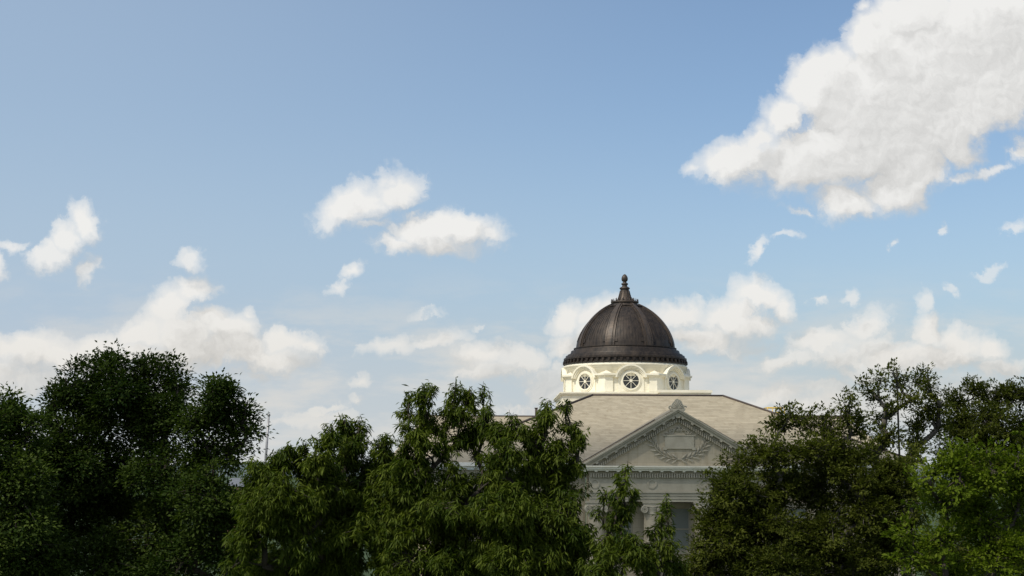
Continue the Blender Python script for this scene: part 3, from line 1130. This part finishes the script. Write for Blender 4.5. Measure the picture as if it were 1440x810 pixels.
# ------------------------------------------------------------------ unseen cloud, added and shaped to put the portico in shade
def shade_cloud():
    from mathutils import noise as mn
    m = bpy.data.materials.new('shade_cloud_vapour')
    m.use_nodes = True
    N = Nodes(m.node_tree)
    out = m.node_tree.nodes['Material Output']
    m.node_tree.nodes.remove(m.node_tree.nodes['Principled BSDF'])
    df = N.add('ShaderNodeBsdfDiffuse')
    df.inputs[0].default_value = (.9, .9, .9, 1)
    tl = N.add('ShaderNodeBsdfTranslucent')
    tl.inputs[0].default_value = (.9, .9, .9, 1)
    tr = N.add('ShaderNodeBsdfTransparent')
    m1, m2 = N.add('ShaderNodeMixShader'), N.add('ShaderNodeMixShader')
    m1.inputs[0].default_value = .5
    N.l.new(df.outputs[0], m1.inputs[1])
    N.l.new(tl.outputs[0], m1.inputs[2])
    m2.inputs[0].default_value = .50
    N.l.new(tr.outputs[0], m2.inputs[1])
    N.l.new(m1.outputs[0], m2.inputs[2])
    N.l.new(m2.outputs[0], out.inputs['Surface'])
    H = 260.0
    k = (H - CAMZ) / sun_dir.z
    cx, cy = 12 + sun_dir.x * k, 69.5 + sun_dir.y * k
    b = MB()
    vs, fs = [], []
    nu, nv = 64, 24
    for j in range(nv + 1):
        ph = math.pi * j / nv
        for i in range(nu):
            th = 2 * math.pi * i / nu
            d = Vector((math.sin(ph) * math.cos(th), math.sin(ph) * math.sin(th), math.cos(ph)))
            n_ = mn.fractal(d * 2.3, .7, 2.0, 5)
            r = 1 + .10 * n_
            zz_ = d.z * (30 if d.z > 0 else 10)
            vs.append((cx + d.x * 75 * r, cy + d.y * 13.5 * r, H + zz_ * .5 * r))
    for j in range(nv):
        for i in range(nu):
            fs.append((j * nu + i, j * nu + (i + 1) % nu, (j + 1) * nu + (i + 1) % nu, (j + 1) * nu + i))
    b.add(vs, fs, True)
    o = b.build('cloud', m)  # out of view, placed for the shade it casts on the portico
    o['kind'] = 'stuff'


shade_cloud()

# ------------------------------------------------------------------ pole and far building
pt, pb = at(378, 584, 110), at(374, 640, 110)
pole = thing('flagpole', 'thin pale pole with a ball on top, rising behind the dark left trees', 'pole', (pb.x - .35, 110, 0))
lean = Vector((pt.x - pb.x, 0, pt.z - pb.z))
foot = pb - lean * (pb.z / lean.z)
pole.location = (foot.x, 110, 0)
rel = lambda q: (q.x - foot.x, 0, q.z)
MB().tube([(0, 0, 0), rel(pb), rel(pt)], [.13, .10, .075], 8).build('pole', STEEL, pole)
c = rel(pt)
MB().lathe([(.01, c[2] - .12), (.10, c[2] - .06), (.13, c[2]), (.10, c[2] + .09), (.01, c[2] + .13)], c[0], 0, 12).build('ball', STEEL, pole)

a_, b_ = at(318, 684, 160), at(352, 684, 160)
far = thing('brick_house', 'small tan brick house with grey roof glimpsed low between the dark left trees', 'house', ((a_.x + b_.x) / 2, 160, 0))
hw_ = (b_.x - a_.x) / 2
zt_ = a_.z
bb = MB()
wall_with_openings(bb, -hw_, hw_, 0, 0, zt_, [(x, 1.0, z, z + 1.7) for x in (-hw_ * .5, 0, hw_ * .5) for z in (2.0, 5.5, 9.2)])
bb.box(-hw_, -hw_ + .3, .4, 9, 0, zt_).box(hw_ - .3, hw_, .4, 9, 0, zt_).box(-hw_ + .3, hw_ - .3, 8.7, 9, 0, zt_)
bb.build('wall', BRICK, far)
MB().add([(-hw_ - .3, -.4, zt_ + .002), (hw_ + .3, -.4, zt_ + .002), (hw_ + .3, 9.4, zt_ + .002), (-hw_ - .3, 9.4, zt_ + .002), (-hw_ - .3, 4.5, zt_ + .9), (hw_ + .3, 4.5, zt_ + .9)],
         [(0, 1, 5, 4), (2, 3, 4, 5), (0, 4, 3), (1, 2, 5), (3, 2, 1, 0)]).build('roof', SLATE, far)
for x in (-hw_ * .5, 0, hw_ * .5):
    for z in (2.0, 5.5, 9.2):
        MB().box(x - .5, x + .5, .15, .18, z, z + 1.7).build('window', GLASS, far)


# ------------------------------------------------------------------ trees
LEAF_OAK = leaf_material('oak_leaf', (.018, .037, .007), (.080, .112, .022), .32, .6, .07)
LEAF_DROOP = leaf_material('drooping_leaf', (.030, .054, .006), (.120, .152, .019), .34, .55, .10)
LEAF_ELM = leaf_material('elm_leaf', (.038, .050, .008), (.110, .125, .022), .36, .6, .07)
LEAF_BRIGHT = leaf_material('bright_leaf', (.055, .090, .006), (.140, .185, .016), .38, .6, .08)


def leaves_mesh(name, pos, dirs, nors, ln, wd, tint, mat, parent, off):
    """one kite-shaped, slightly folded leaf per row, in numpy"""
    n = len(pos)
    side = np.cross(dirs, nors)
    side /= np.linalg.norm(side, axis=1, keepdims=True) + 1e-9
    nn = np.cross(side, dirs)
    L = ln[:, None]
    Wd = wd[:, None]
    v = np.empty((n, 4, 3), np.float32)
    v[:, 0] = pos
    v[:, 1] = pos + dirs * L * .45 + side * Wd + nn * Wd * .35
    v[:, 2] = pos + dirs * L + nn * (-L * .10)
    v[:, 3] = pos + dirs * L * .45 - side * Wd + nn * Wd * .35
    v -= np.array(off, np.float32)
    idx = np.arange(n * 4, dtype=np.int32).reshape(n, 4)
    tri = np.stack([idx[:, [0, 1, 2]], idx[:, [0, 2, 3]]], 1).reshape(-1)
    me = bpy.data.meshes.new(name)
    me.vertices.add(n * 4)
    me.vertices.foreach_set('co', v.reshape(-1))
    me.loops.add(n * 6)
    me.loops.foreach_set('vertex_index', tri)
    me.polygons.add(n * 2)
    me.polygons.foreach_set('loop_start', np.arange(0, n * 6, 3, dtype=np.int32))
    me.update(calc_edges=True)
    at_ = me.attributes.new('tint', 'FLOAT', 'POINT')
    at_.data.foreach_set('value', np.repeat(tint.astype(np.float32), 4))
    me.materials.append(mat)
    me.validate()
    o = bpy.data.objects.new(name, me)
    COL.objects.link(o)
    o.parent = parent
    return o


def unit(a):
    return a / (np.linalg.norm(a, axis=-1, keepdims=True) + 1e-9)


def tree(kind, label, depth, base_px, lobes, style, mat, bark=BARK, dens=1.0, leaf=(.2, .035), group=None, shoots=(), spread=1.0,
         trunk_r=.19, fork=.45, air=0.0):
    """lobes: (px, py, rx, ry) of leaf masses in the photograph; each gets its own depth and real size"""
    s = depth / FPX
    bx = at(base_px, 652, depth).x
    root = thing(kind, label, 'tree', (bx, depth, 0), group)
    off = (bx, depth, 0)
    C, RAD = [], []
    for (px, py, rx, ry) in lobes:
        r = (rx + ry) / 2 * s
        dz = rng.uniform(-1.0, 1.0) * r * 1.1 * spread
        c = at(px, py, depth + dz)
        C.append(np.array(c))
        ex = {'droop': .085, 'oak': .06, 'elm': .05}[style]      # the leaf sprays reach out past their own centres
        RAD.append(np.array([max(.5 * q, q - ex) for q in (rx * s, r * 1.05, ry * s)]))
    # limbs: every leaf mass is reached from the nearest lower node
    zmin = min(c[2] for c in C)
    tip = np.array((np.mean([c[0] for c in C]) * .5 + bx * .5, depth, max(zmin, 3) * fork + .25 * max(c[2] for c in C)))
    nodes = [np.array((bx, depth, -.05))]
    par = [-1]
    for k in range(1, 5):
        t = k / 4
        nodes.append(nodes[0] * (1 - t) + tip * t + np.array((rng.normal() * .08, rng.normal() * .08, 0)))
        par.append(len(nodes) - 2)
    order = sorted(range(len(C)), key=lambda i: C[i][2])
    lobe_node = {}
    for i in order:
        best, bj = 1e9, 0
        for j, nd in enumerate(nodes):
            if j == 0:
                continue
            dv = C[i] - nd
            dist = np.linalg.norm(dv) + (4 * max(0, .6 - dv[2]) if dv[2] < .6 else 0)
            if dist < best:
                best, bj = dist, j
        mid = (nodes[bj] + C[i]) / 2 + np.array((rng.normal() * .12, rng.normal() * .12, -.10)) * min(1.0, best * .3)
        nodes.append(mid)
        par.append(bj)
        nodes.append(C[i] + np.array((0, 0, -RAD[i][2] * .25)))
        par.append(len(nodes) - 2)
        lobe_node[i] = len(nodes) - 1
    cnt = [1] * len(nodes)
    for j in range(len(nodes) - 1, 0, -1):
        cnt[par[j]] += cnt[j]
    rad = [.62 * trunk_r * (c / cnt[0]) ** .62 + .014 for c in cnt]
    tb = MB()
    for j in range(1, len(nodes)):
        p, q = nodes[par[j]], nodes[j]
        r0 = min(rad[par[j]], rad[j] * 1.35)
        m = (p + q) / 2 + rng.normal(size=3) * .03
        tb.tube([p - off, m - off, q - off], [r0, (r0 + rad[j]) / 2, rad[j]], 7)
    # leaf clumps
    POS, DIR, NOR, LN, WD, TI = [], [], [], [], [], []
    L0, W0 = leaf
    for i, (c, r) in enumerate(zip(C, RAD)):
        nl_mean = 21 if style == 'droop' else 27
        ncl = max(4, int(dens * math.pi * r[0] * r[2] / (L0 * W0 * .5) / nl_mean))
        # each mass is broken into tufts with gaps between them
        nt = int(max(4, 5 + 3.2 * (r[0] * r[2]) / (L0 * 3.0) ** 2 * .5))
        nt = min(nt, max(4, ncl // 4))
        tu = unit(rng.normal(size=(nt, 3)))
        tc_ = c + tu * (rng.random(nt) ** (1 / 2.4) * .95)[:, None] * r
        zrel = np.clip((tc_[:, 2] - c[2]) / r[2], 0, 1)[:, None]
        tc_[:, :2] = c[:2] + (tc_[:, :2] - c[:2]) * (1 - (.62 if style == 'droop' else .40) * zrel)
        tr = np.cbrt(r[0] * r[1] * r[2] / nt) * rng.uniform(.65, 1.35, nt) * 1.12
        ti = rng.integers(0, nt, ncl)
        u = unit(rng.normal(size=(ncl, 3)) + np.array((0, 0, .25)))
        rr = rng.random(ncl) ** (1 / 2.6)
        cl = tc_[ti] + u * (rr * tr[ti])[:, None] * np.array((1.05, 1.05, .85))
        tuft_tint = rng.normal(size=nt) * .09
        keep = rng.random(ncl) > air
        cl, u, ti = cl[keep], u[keep], ti[keep]
        n_l = lobe_node[i]
        base = nodes[n_l]
        ltop = C[i] + np.array((0, 0, r[2] * .55))
        tb.tube([base - off, (base + ltop) / 2 + rng.normal(size=3) * .02 - off, ltop - off], [rad[n_l], rad[n_l] * .7, .008], 5)
        ttint = rng.normal() * .10
        for k in range(len(cl)):
            cc = cl[k]
            start = base + (ltop - base) * rng.random() * .9
            if k % 3 == 0:
                tb.tube([start - off, (start + cc) / 2 - off + np.array((0, 0, .05)), cc - off], [.020, .014, .006], 4)
            out = unit(unit((cc - (c - np.array((0, 0, r[2] * .6)))) / r) + .9 * unit(cc - tc_[ti[k]] + np.array((0, 0, .3 * tr[ti[k]]))))
            tl = L0 * (2.2 if style != 'droop' else 1.5)
            if style == 'droop':
                nl = int(rng.integers(16, 27))
                ax = unit(out * .9 + np.array((0, 0, .35)) + rng.normal(size=3) * .25)
                t = rng.random(nl) ** .7
                p = cc + ax * ((t - .6) * tl * 1.1)[:, None] + rng.normal(size=(nl, 3)) * .03
                rad_d = unit(np.cross(np.broadcast_to(ax, (nl, 3)), rng.normal(size=(nl, 3))))
                d = unit(rad_d * rng.uniform(.35, 1.0, (nl, 1)) + ax * (.15 + .25 * t)[:, None] + np.array((0, 0, -1)) * rng.uniform(.25, 1.05, (nl, 1)))
                nr = unit(np.array((0, 0, 1)) + rad_d * .5 + rng.normal(size=(nl, 3)) * .35)
            else:
                nl = int(rng.integers(20, 34))
                if style == 'oak':
                    p = cc + rng.normal(size=(nl, 3)) * np.array((1, 1, .62)) * L0 * 1.25
                else:                            # leaves set along a flat, level spray
                    ax = unit(out * np.array((1, 1, .55)) + rng.normal(size=3) * .3)
                    t = rng.random(nl)
                    p = cc + ax * ((t - .5) * L0 * 5.5)[:, None] + rng.normal(size=(nl, 3)) * np.array((.8, .8, .35)) * L0 * (1.15 - .7 * t)[:, None]
                d = unit((p - cc) / L0 * .5 + out * .55 + rng.normal(size=(nl, 3)) * .45 + np.array((0, 0, -.12)))
                nr = unit(np.array((0, 0, .9)) + out * .5 + rng.normal(size=(nl, 3)) * .36)
            POS.append(p)
            DIR.append(d)
            NOR.append(nr)
            sz = rng.uniform(.7, 1.2, nl)
            LN.append(L0 * sz)
            WD.append(W0 * sz)
            TI.append(np.clip(.42 + ttint + tuft_tint[ti[k]] + rng.normal() * .14 + rng.normal(size=nl) * .16, 0, 1))
    for (px, py, ln) in shoots:                  # young shoots standing above the crown
        p1 = np.array(at(px, py, depth + rng.uniform(-.3, .3)))
        p0 = p1 - np.array((rng.normal() * .06, 0, ln * s))
        near = min(range(len(C)), key=lambda q: np.linalg.norm(C[q] - p0))
        tb.tube([C[near] - off, p0 - off, p1 - off], [.016, .012, .004], 4)
        nl = 14
        t = rng.random(nl) ** 1.0
        p = p0 + (p1 - p0) * t[:, None]
        dd = unit(np.c_[rng.normal(size=(nl, 2)), rng.uniform(-1.4, .3, nl)])
        POS.append(p)
        DIR.append(dd)
        NOR.append(unit(np.array((0, 0, 1)) + rng.normal(size=(nl, 3)) * .3))
        LN.append(np.full(nl, L0 * .9))
        WD.append(np.full(nl, W0 * .8))
        TI.append(np.clip(.5 + rng.normal(size=nl) * .15, 0, 1))
    tb.build('trunk', bark, root)
    leaves_mesh('crown', np.concatenate(POS), np.concatenate(DIR), np.concatenate(NOR), np.concatenate(LN), np.concatenate(WD),
                np.concatenate(TI), mat, root, off)
    return root


OAK = dict(style='oak', mat=LEAF_OAK, leaf=(.17, .048), dens=3.6)
tree('oak_tree', 'dark green tree cut off by the left edge, lower than the broad one beside it', 52, -10,
     [(0, 592, 26, 32), (22, 592, 18, 30), (16, 576, 12, 18), (40, 606, 18, 30), (-20, 640, 60, 60), (25, 650, 40, 50), (20, 700, 60, 60), (0, 760, 70, 60), (60, 770, 50, 45), (-40, 580, 40, 40), (0, 800, 50, 34), (60, 805, 50, 34), (17, 562, 7, 14), (4, 570, 8, 18), (38, 584, 8, 18)], **OAK)
tree('oak_tree', 'broad dark green tree with rounded lobes, tallest and widest of the left trees', 56, 160,
     [(104, 550, 30, 36), (133, 528, 22, 28), (160, 520, 20, 26), (160, 550, 34, 34), (203, 524, 24, 28), (200, 555, 36, 34), (236, 535, 20, 28), (250, 558, 20, 28),
      (76, 572, 14, 20), (66, 590, 14, 18), (82, 620, 34, 40), (125, 592, 48, 44), (180, 590, 50, 44), (232, 600, 38, 44), (65, 660, 34, 44), (115, 660, 56, 54), (175, 656, 58, 54), (232, 670, 46, 56),
      (100, 735, 66, 60), (170, 735, 66, 60), (236, 750, 56, 60), (60, 730, 40, 50), (130, 800, 80, 40), (220, 800, 70, 40), (105, 522, 9, 20), (133, 510, 9, 18), (148, 516, 8, 14), (161, 503, 9, 18), (203, 506, 9, 18), (220, 514, 9, 16), (237, 514, 9, 18), (256, 540, 8, 18), (75, 558, 7, 14), (92, 538, 8, 16)], trunk_r=.42, **OAK)
tree('oak_tree', 'dark green tree with a stepped right-hand crown, just left of the thin pole', 54, 300,
     [(299, 552, 22, 26), (322, 560, 20, 24), (338, 586, 16, 24), (346, 610, 15, 24), (310, 594, 36, 36), (282, 600, 26, 36), (326, 705, 22, 24), (318, 735, 30, 30), (284, 645, 34, 40), (322, 632, 26, 28), (300, 672, 22, 30),
      (278, 700, 34, 40), (300, 750, 44, 46), (270, 790, 50, 40), (330, 790, 40, 36), (297, 536, 8, 16), (319, 542, 8, 15), (308, 540, 6, 10), (345, 572, 7, 14), (356, 592, 6, 12), (276, 585, 9, 18)], **OAK)

DRO = dict(style='droop', mat=LEAF_DROOP, leaf=(.215, .0215), dens=4.4)
GD = 'drooping-leaved trees in front of the hall'
tree('chestnut_oak_tree', 'low drooping-leaved tree below the thin pole, its crown sloping down leftwards', 40, 420,
     [(396, 655, 24, 24), (420, 650, 24, 24), (372, 684, 26, 34), (442, 646, 24, 26), (464, 632, 14, 26), (466, 616, 9, 18), (400, 700, 44, 40), (452, 680, 34, 36), (375, 740, 40, 44), (430, 745, 50, 44), (400, 795, 60, 40), (345, 780, 30, 40), (350, 730, 24, 40), (350, 702, 16, 22), (362, 668, 20, 20), (385, 666, 18, 18), (352, 690, 22, 22), (345, 715, 20, 24), (466, 606, 7, 18), (446, 622, 8, 14), (408, 632, 9, 12), (428, 630, 8, 12), (380, 655, 9, 14), (470, 700, 30, 30), (460, 790, 40, 40), (385, 715, 40, 40)],
     shoots=((460, 603, 22), (396, 628, 16), (430, 628, 14)), group=GD, **DRO)
tree('chestnut_oak_tree', 'drooping-leaved tree with one blunt leader, left of the tallest drooping pair', 41, 505,
     [(484, 610, 15, 22), (504, 610, 13, 20), (492, 636, 26, 28), (482, 665, 32, 34), (515, 665, 30, 36), (540, 628, 18, 20), (548, 655, 24, 28), (500, 715, 48, 42), (548, 712, 38, 42), (490, 775, 50, 46), (545, 780, 46, 44), (530, 690, 40, 26), (484, 596, 7, 16), (505, 598, 7, 15), (543, 616, 8, 12), (525, 632, 9, 14), (465, 730, 36, 40), (520, 745, 44, 40), (570, 730, 30, 40)],
     shoots=((485, 585, 16), (507, 583, 18), (545, 612, 12)), group=GD, **DRO)
tree('chestnut_oak_tree', 'tallest drooping-leaved tree, twin pointed crowns with bare trunk showing below', 40, 650,
     [(573, 580, 11, 22), (574, 608, 16, 22), (598, 562, 15, 20), (600, 590, 22, 28), (598, 625, 26, 26), (572, 640, 22, 26), (624, 600, 12, 16), (638, 562, 17, 20), (664, 562, 16, 20), (650, 584, 28, 24), (682, 588, 18, 20), (664, 606, 30, 20), (640, 622, 28, 18), (690, 604, 12, 14),
      (600, 665, 32, 26), (565, 690, 34, 34), (612, 700, 34, 26), (655, 706, 30, 18), (590, 745, 44, 36), (648, 748, 42, 36), (575, 795, 40, 36), (640, 800, 50, 34), (620, 720, 50, 30), (680, 725, 30, 30), (575, 564, 6, 18), (597, 550, 7, 16), (606, 556, 6, 14), (640, 550, 7, 18), (660, 552, 7, 16), (678, 556, 6, 16), (688, 580, 8, 14), (622, 640, 12, 18), (668, 640, 14, 12), (690, 655, 16, 18), (692, 672, 20, 20), (636, 664, 18, 14), (652, 684, 18, 14), (672, 676, 26, 16), (640, 690, 20, 18), (690, 780, 34, 40), (612, 775, 40, 40), (560, 665, 24, 30)],
     shoots=((575, 550, 22), (594, 538, 20), (609, 540, 20), (641, 530, 28), (660, 543, 14), (680, 536, 30), (686, 545, 20)), group=GD, trunk_r=.2, air=.12, **DRO)
tree('chestnut_oak_tree', 'drooping-leaved tree with two narrow peaks overlapping the left slope of the roof', 39, 765,
     [(720, 606, 22, 18), (700, 620, 18, 22), (745, 612, 12, 16), (712, 640, 34, 20), (769, 592, 14, 22), (762, 618, 22, 26), (796, 592, 9, 22), (803, 612, 15, 18), (817, 622, 12, 12), (790, 634, 24, 24), (766, 650, 34, 26), (808, 655, 16, 24),
      (725, 680, 36, 26), (780, 690, 38, 32), (800, 720, 28, 30), (740, 735, 46, 38), (700, 715, 30, 30), (795, 760, 36, 36), (730, 790, 56, 38), (800, 800, 40, 30), (690, 765, 40, 36), (720, 720, 44, 36), (770, 730, 44, 36), (720, 594, 7, 12), (738, 604, 7, 12), (769, 576, 7, 16), (797, 575, 6, 16), (808, 600, 7, 14), (755, 600, 9, 16), (695, 650, 18, 18), (745, 665, 30, 24), (820, 760, 22, 36), (770, 800, 50, 30), (715, 800, 44, 30)],
     shoots=((716, 576, 20), (722, 580, 14), (770, 563, 14), (797, 562, 16)), group=GD, trunk_r=.22, **DRO)
tree('chestnut_oak_tree', 'slender drooping-leaved sapling standing before the columns', 38, 872,
     [(880, 664, 10, 12), (874, 684, 14, 16), (889, 702, 13, 15), (868, 706, 12, 16), (852, 698, 10, 12), (876, 730, 20, 18), (842, 722, 9, 9), (872, 757, 18, 16), (846, 760, 14, 14), (880, 785, 28, 22), (850, 795, 34, 24), (848, 768, 22, 20), (890, 768, 18, 16), (862, 738, 16, 16)],
     shoots=((882, 648, 12),), group=GD, trunk_r=.1, **DRO)
tree('chestnut_oak_tree', 'smallest drooping-leaved sapling, beside the tall sash window', 38.5, 932,
     [(936, 712, 7, 12), (930, 732, 12, 12), (940, 745, 10, 10), (922, 752, 14, 12), (938, 768, 16, 14), (912, 775, 14, 14), (935, 795, 30, 18), (905, 798, 26, 18), (960, 803, 20, 12), (918, 776, 20, 14)],
     shoots=((936, 692, 14), (944, 715, 10)), group=GD, trunk_r=.08, **DRO)

ELM = dict(style='elm', mat=LEAF_ELM, bark=BARK2, leaf=(.12, .032), dens=4.0)
tree('elm_tree', 'spreading olive-green tree with visible limbs covering the right half of the pediment wall', 46, 1185,
     [(990, 772, 24, 26), (980, 805, 26, 18), (1006, 690, 22, 22), (998, 735, 18, 34), (1010, 785, 38, 35), (1040, 655, 28, 22), (1052, 626, 16, 10), (1075, 635, 18, 14), (1045, 695, 40, 36), (1045, 760, 50, 46), (1096, 598, 22, 16), (1110, 582, 16, 8), (1132, 596, 26, 18), (1165, 604, 22, 18), (1160, 588, 14, 8),
      (1105, 640, 36, 24), (1150, 638, 40, 26), (1190, 576, 14, 16), (1196, 560, 9, 10), (1206, 598, 26, 16), (1196, 640, 36, 28), (1090, 690, 40, 34), (1150, 690, 46, 34), (1210, 690, 40, 36), (1100, 750, 50, 46), (1170, 750, 54, 46), (1240, 745, 46, 46), (1100, 800, 60, 34), (1190, 800, 60, 34), (1245, 690, 34, 36), (1030, 730, 44, 36), (1075, 730, 44, 36), (1125, 675, 40, 24), (1175, 665, 40, 24), (1140, 780, 50, 36), (1060, 800, 50, 30), (1230, 800, 50, 34), (1215, 725, 44, 34), (1020, 760, 40, 40), (1250, 660, 30, 24), (1275, 690, 24, 24), (1285, 725, 22, 26), (1270, 770, 30, 30), (1272, 658, 22, 18), (1282, 640, 14, 12)],
     trunk_r=.38, fork=.6, air=.10, **ELM)
tree('elm_tree', 'airy tall tree with a forked dark trunk and open branches above the right-hand trees', 49, 1266,
     [(1238, 536, 22, 8), (1218, 540, 12, 8), (1228, 552, 18, 10), (1256, 524, 12, 8), (1262, 540, 20, 12), (1288, 536, 18, 12), (1304, 530, 10, 8), (1306, 548, 14, 12), (1280, 560, 26, 12), (1305, 575, 22, 14), (1322, 570, 12, 12), (1246, 572, 18, 12), (1232, 590, 16, 12),
      (1290, 598, 26, 14), (1318, 600, 16, 16), (1248, 612, 22, 14), (1290, 625, 26, 16), (1230, 640, 24, 20)],
     trunk_r=.27, fork=.9, **{**ELM, 'dens': 2.9})
tree('elm_tree', 'dense olive tree at the right edge, behind the bright green tree', 55, 1400,
     [(1345, 572, 22, 16), (1340, 556, 12, 8), (1372, 552, 20, 16), (1400, 558, 28, 20), (1430, 552, 20, 18), (1462, 560, 30, 26), (1350, 600, 36, 26), (1395, 598, 44, 30), (1445, 600, 40, 40), (1350, 645, 44, 36), (1410, 650, 54, 44), (1450, 690, 50, 60), (1360, 710, 60, 50), (1420, 770, 60, 60), (1330, 780, 50, 60)],
     **{**ELM, 'dens': 3.6, 'mat': LEAF_ELM})
tree('maple_tree', 'bright yellow-green tree in the lower right corner', 36, 1380,
     [(1365, 630, 15, 14), (1346, 645, 22, 16), (1320, 650, 18, 16), (1390, 640, 16, 14), (1308, 680, 20, 22), (1350, 678, 34, 26), (1398, 668, 26, 24), (1432, 650, 16, 26), (1440, 690, 26, 30), (1330, 715, 34, 26), (1380, 715, 38, 30), (1425, 730, 28, 28), (1286, 752, 22, 16), (1325, 760, 34, 24), (1385, 760, 36, 26),
      (1432, 775, 24, 28), (1400, 796, 36, 20), (1280, 785, 26, 20), (1340, 800, 40, 20), (1460, 640, 20, 40)],
     style='elm', mat=LEAF_BRIGHT, leaf=(.13, .034), dens=3.2, spread=.9)
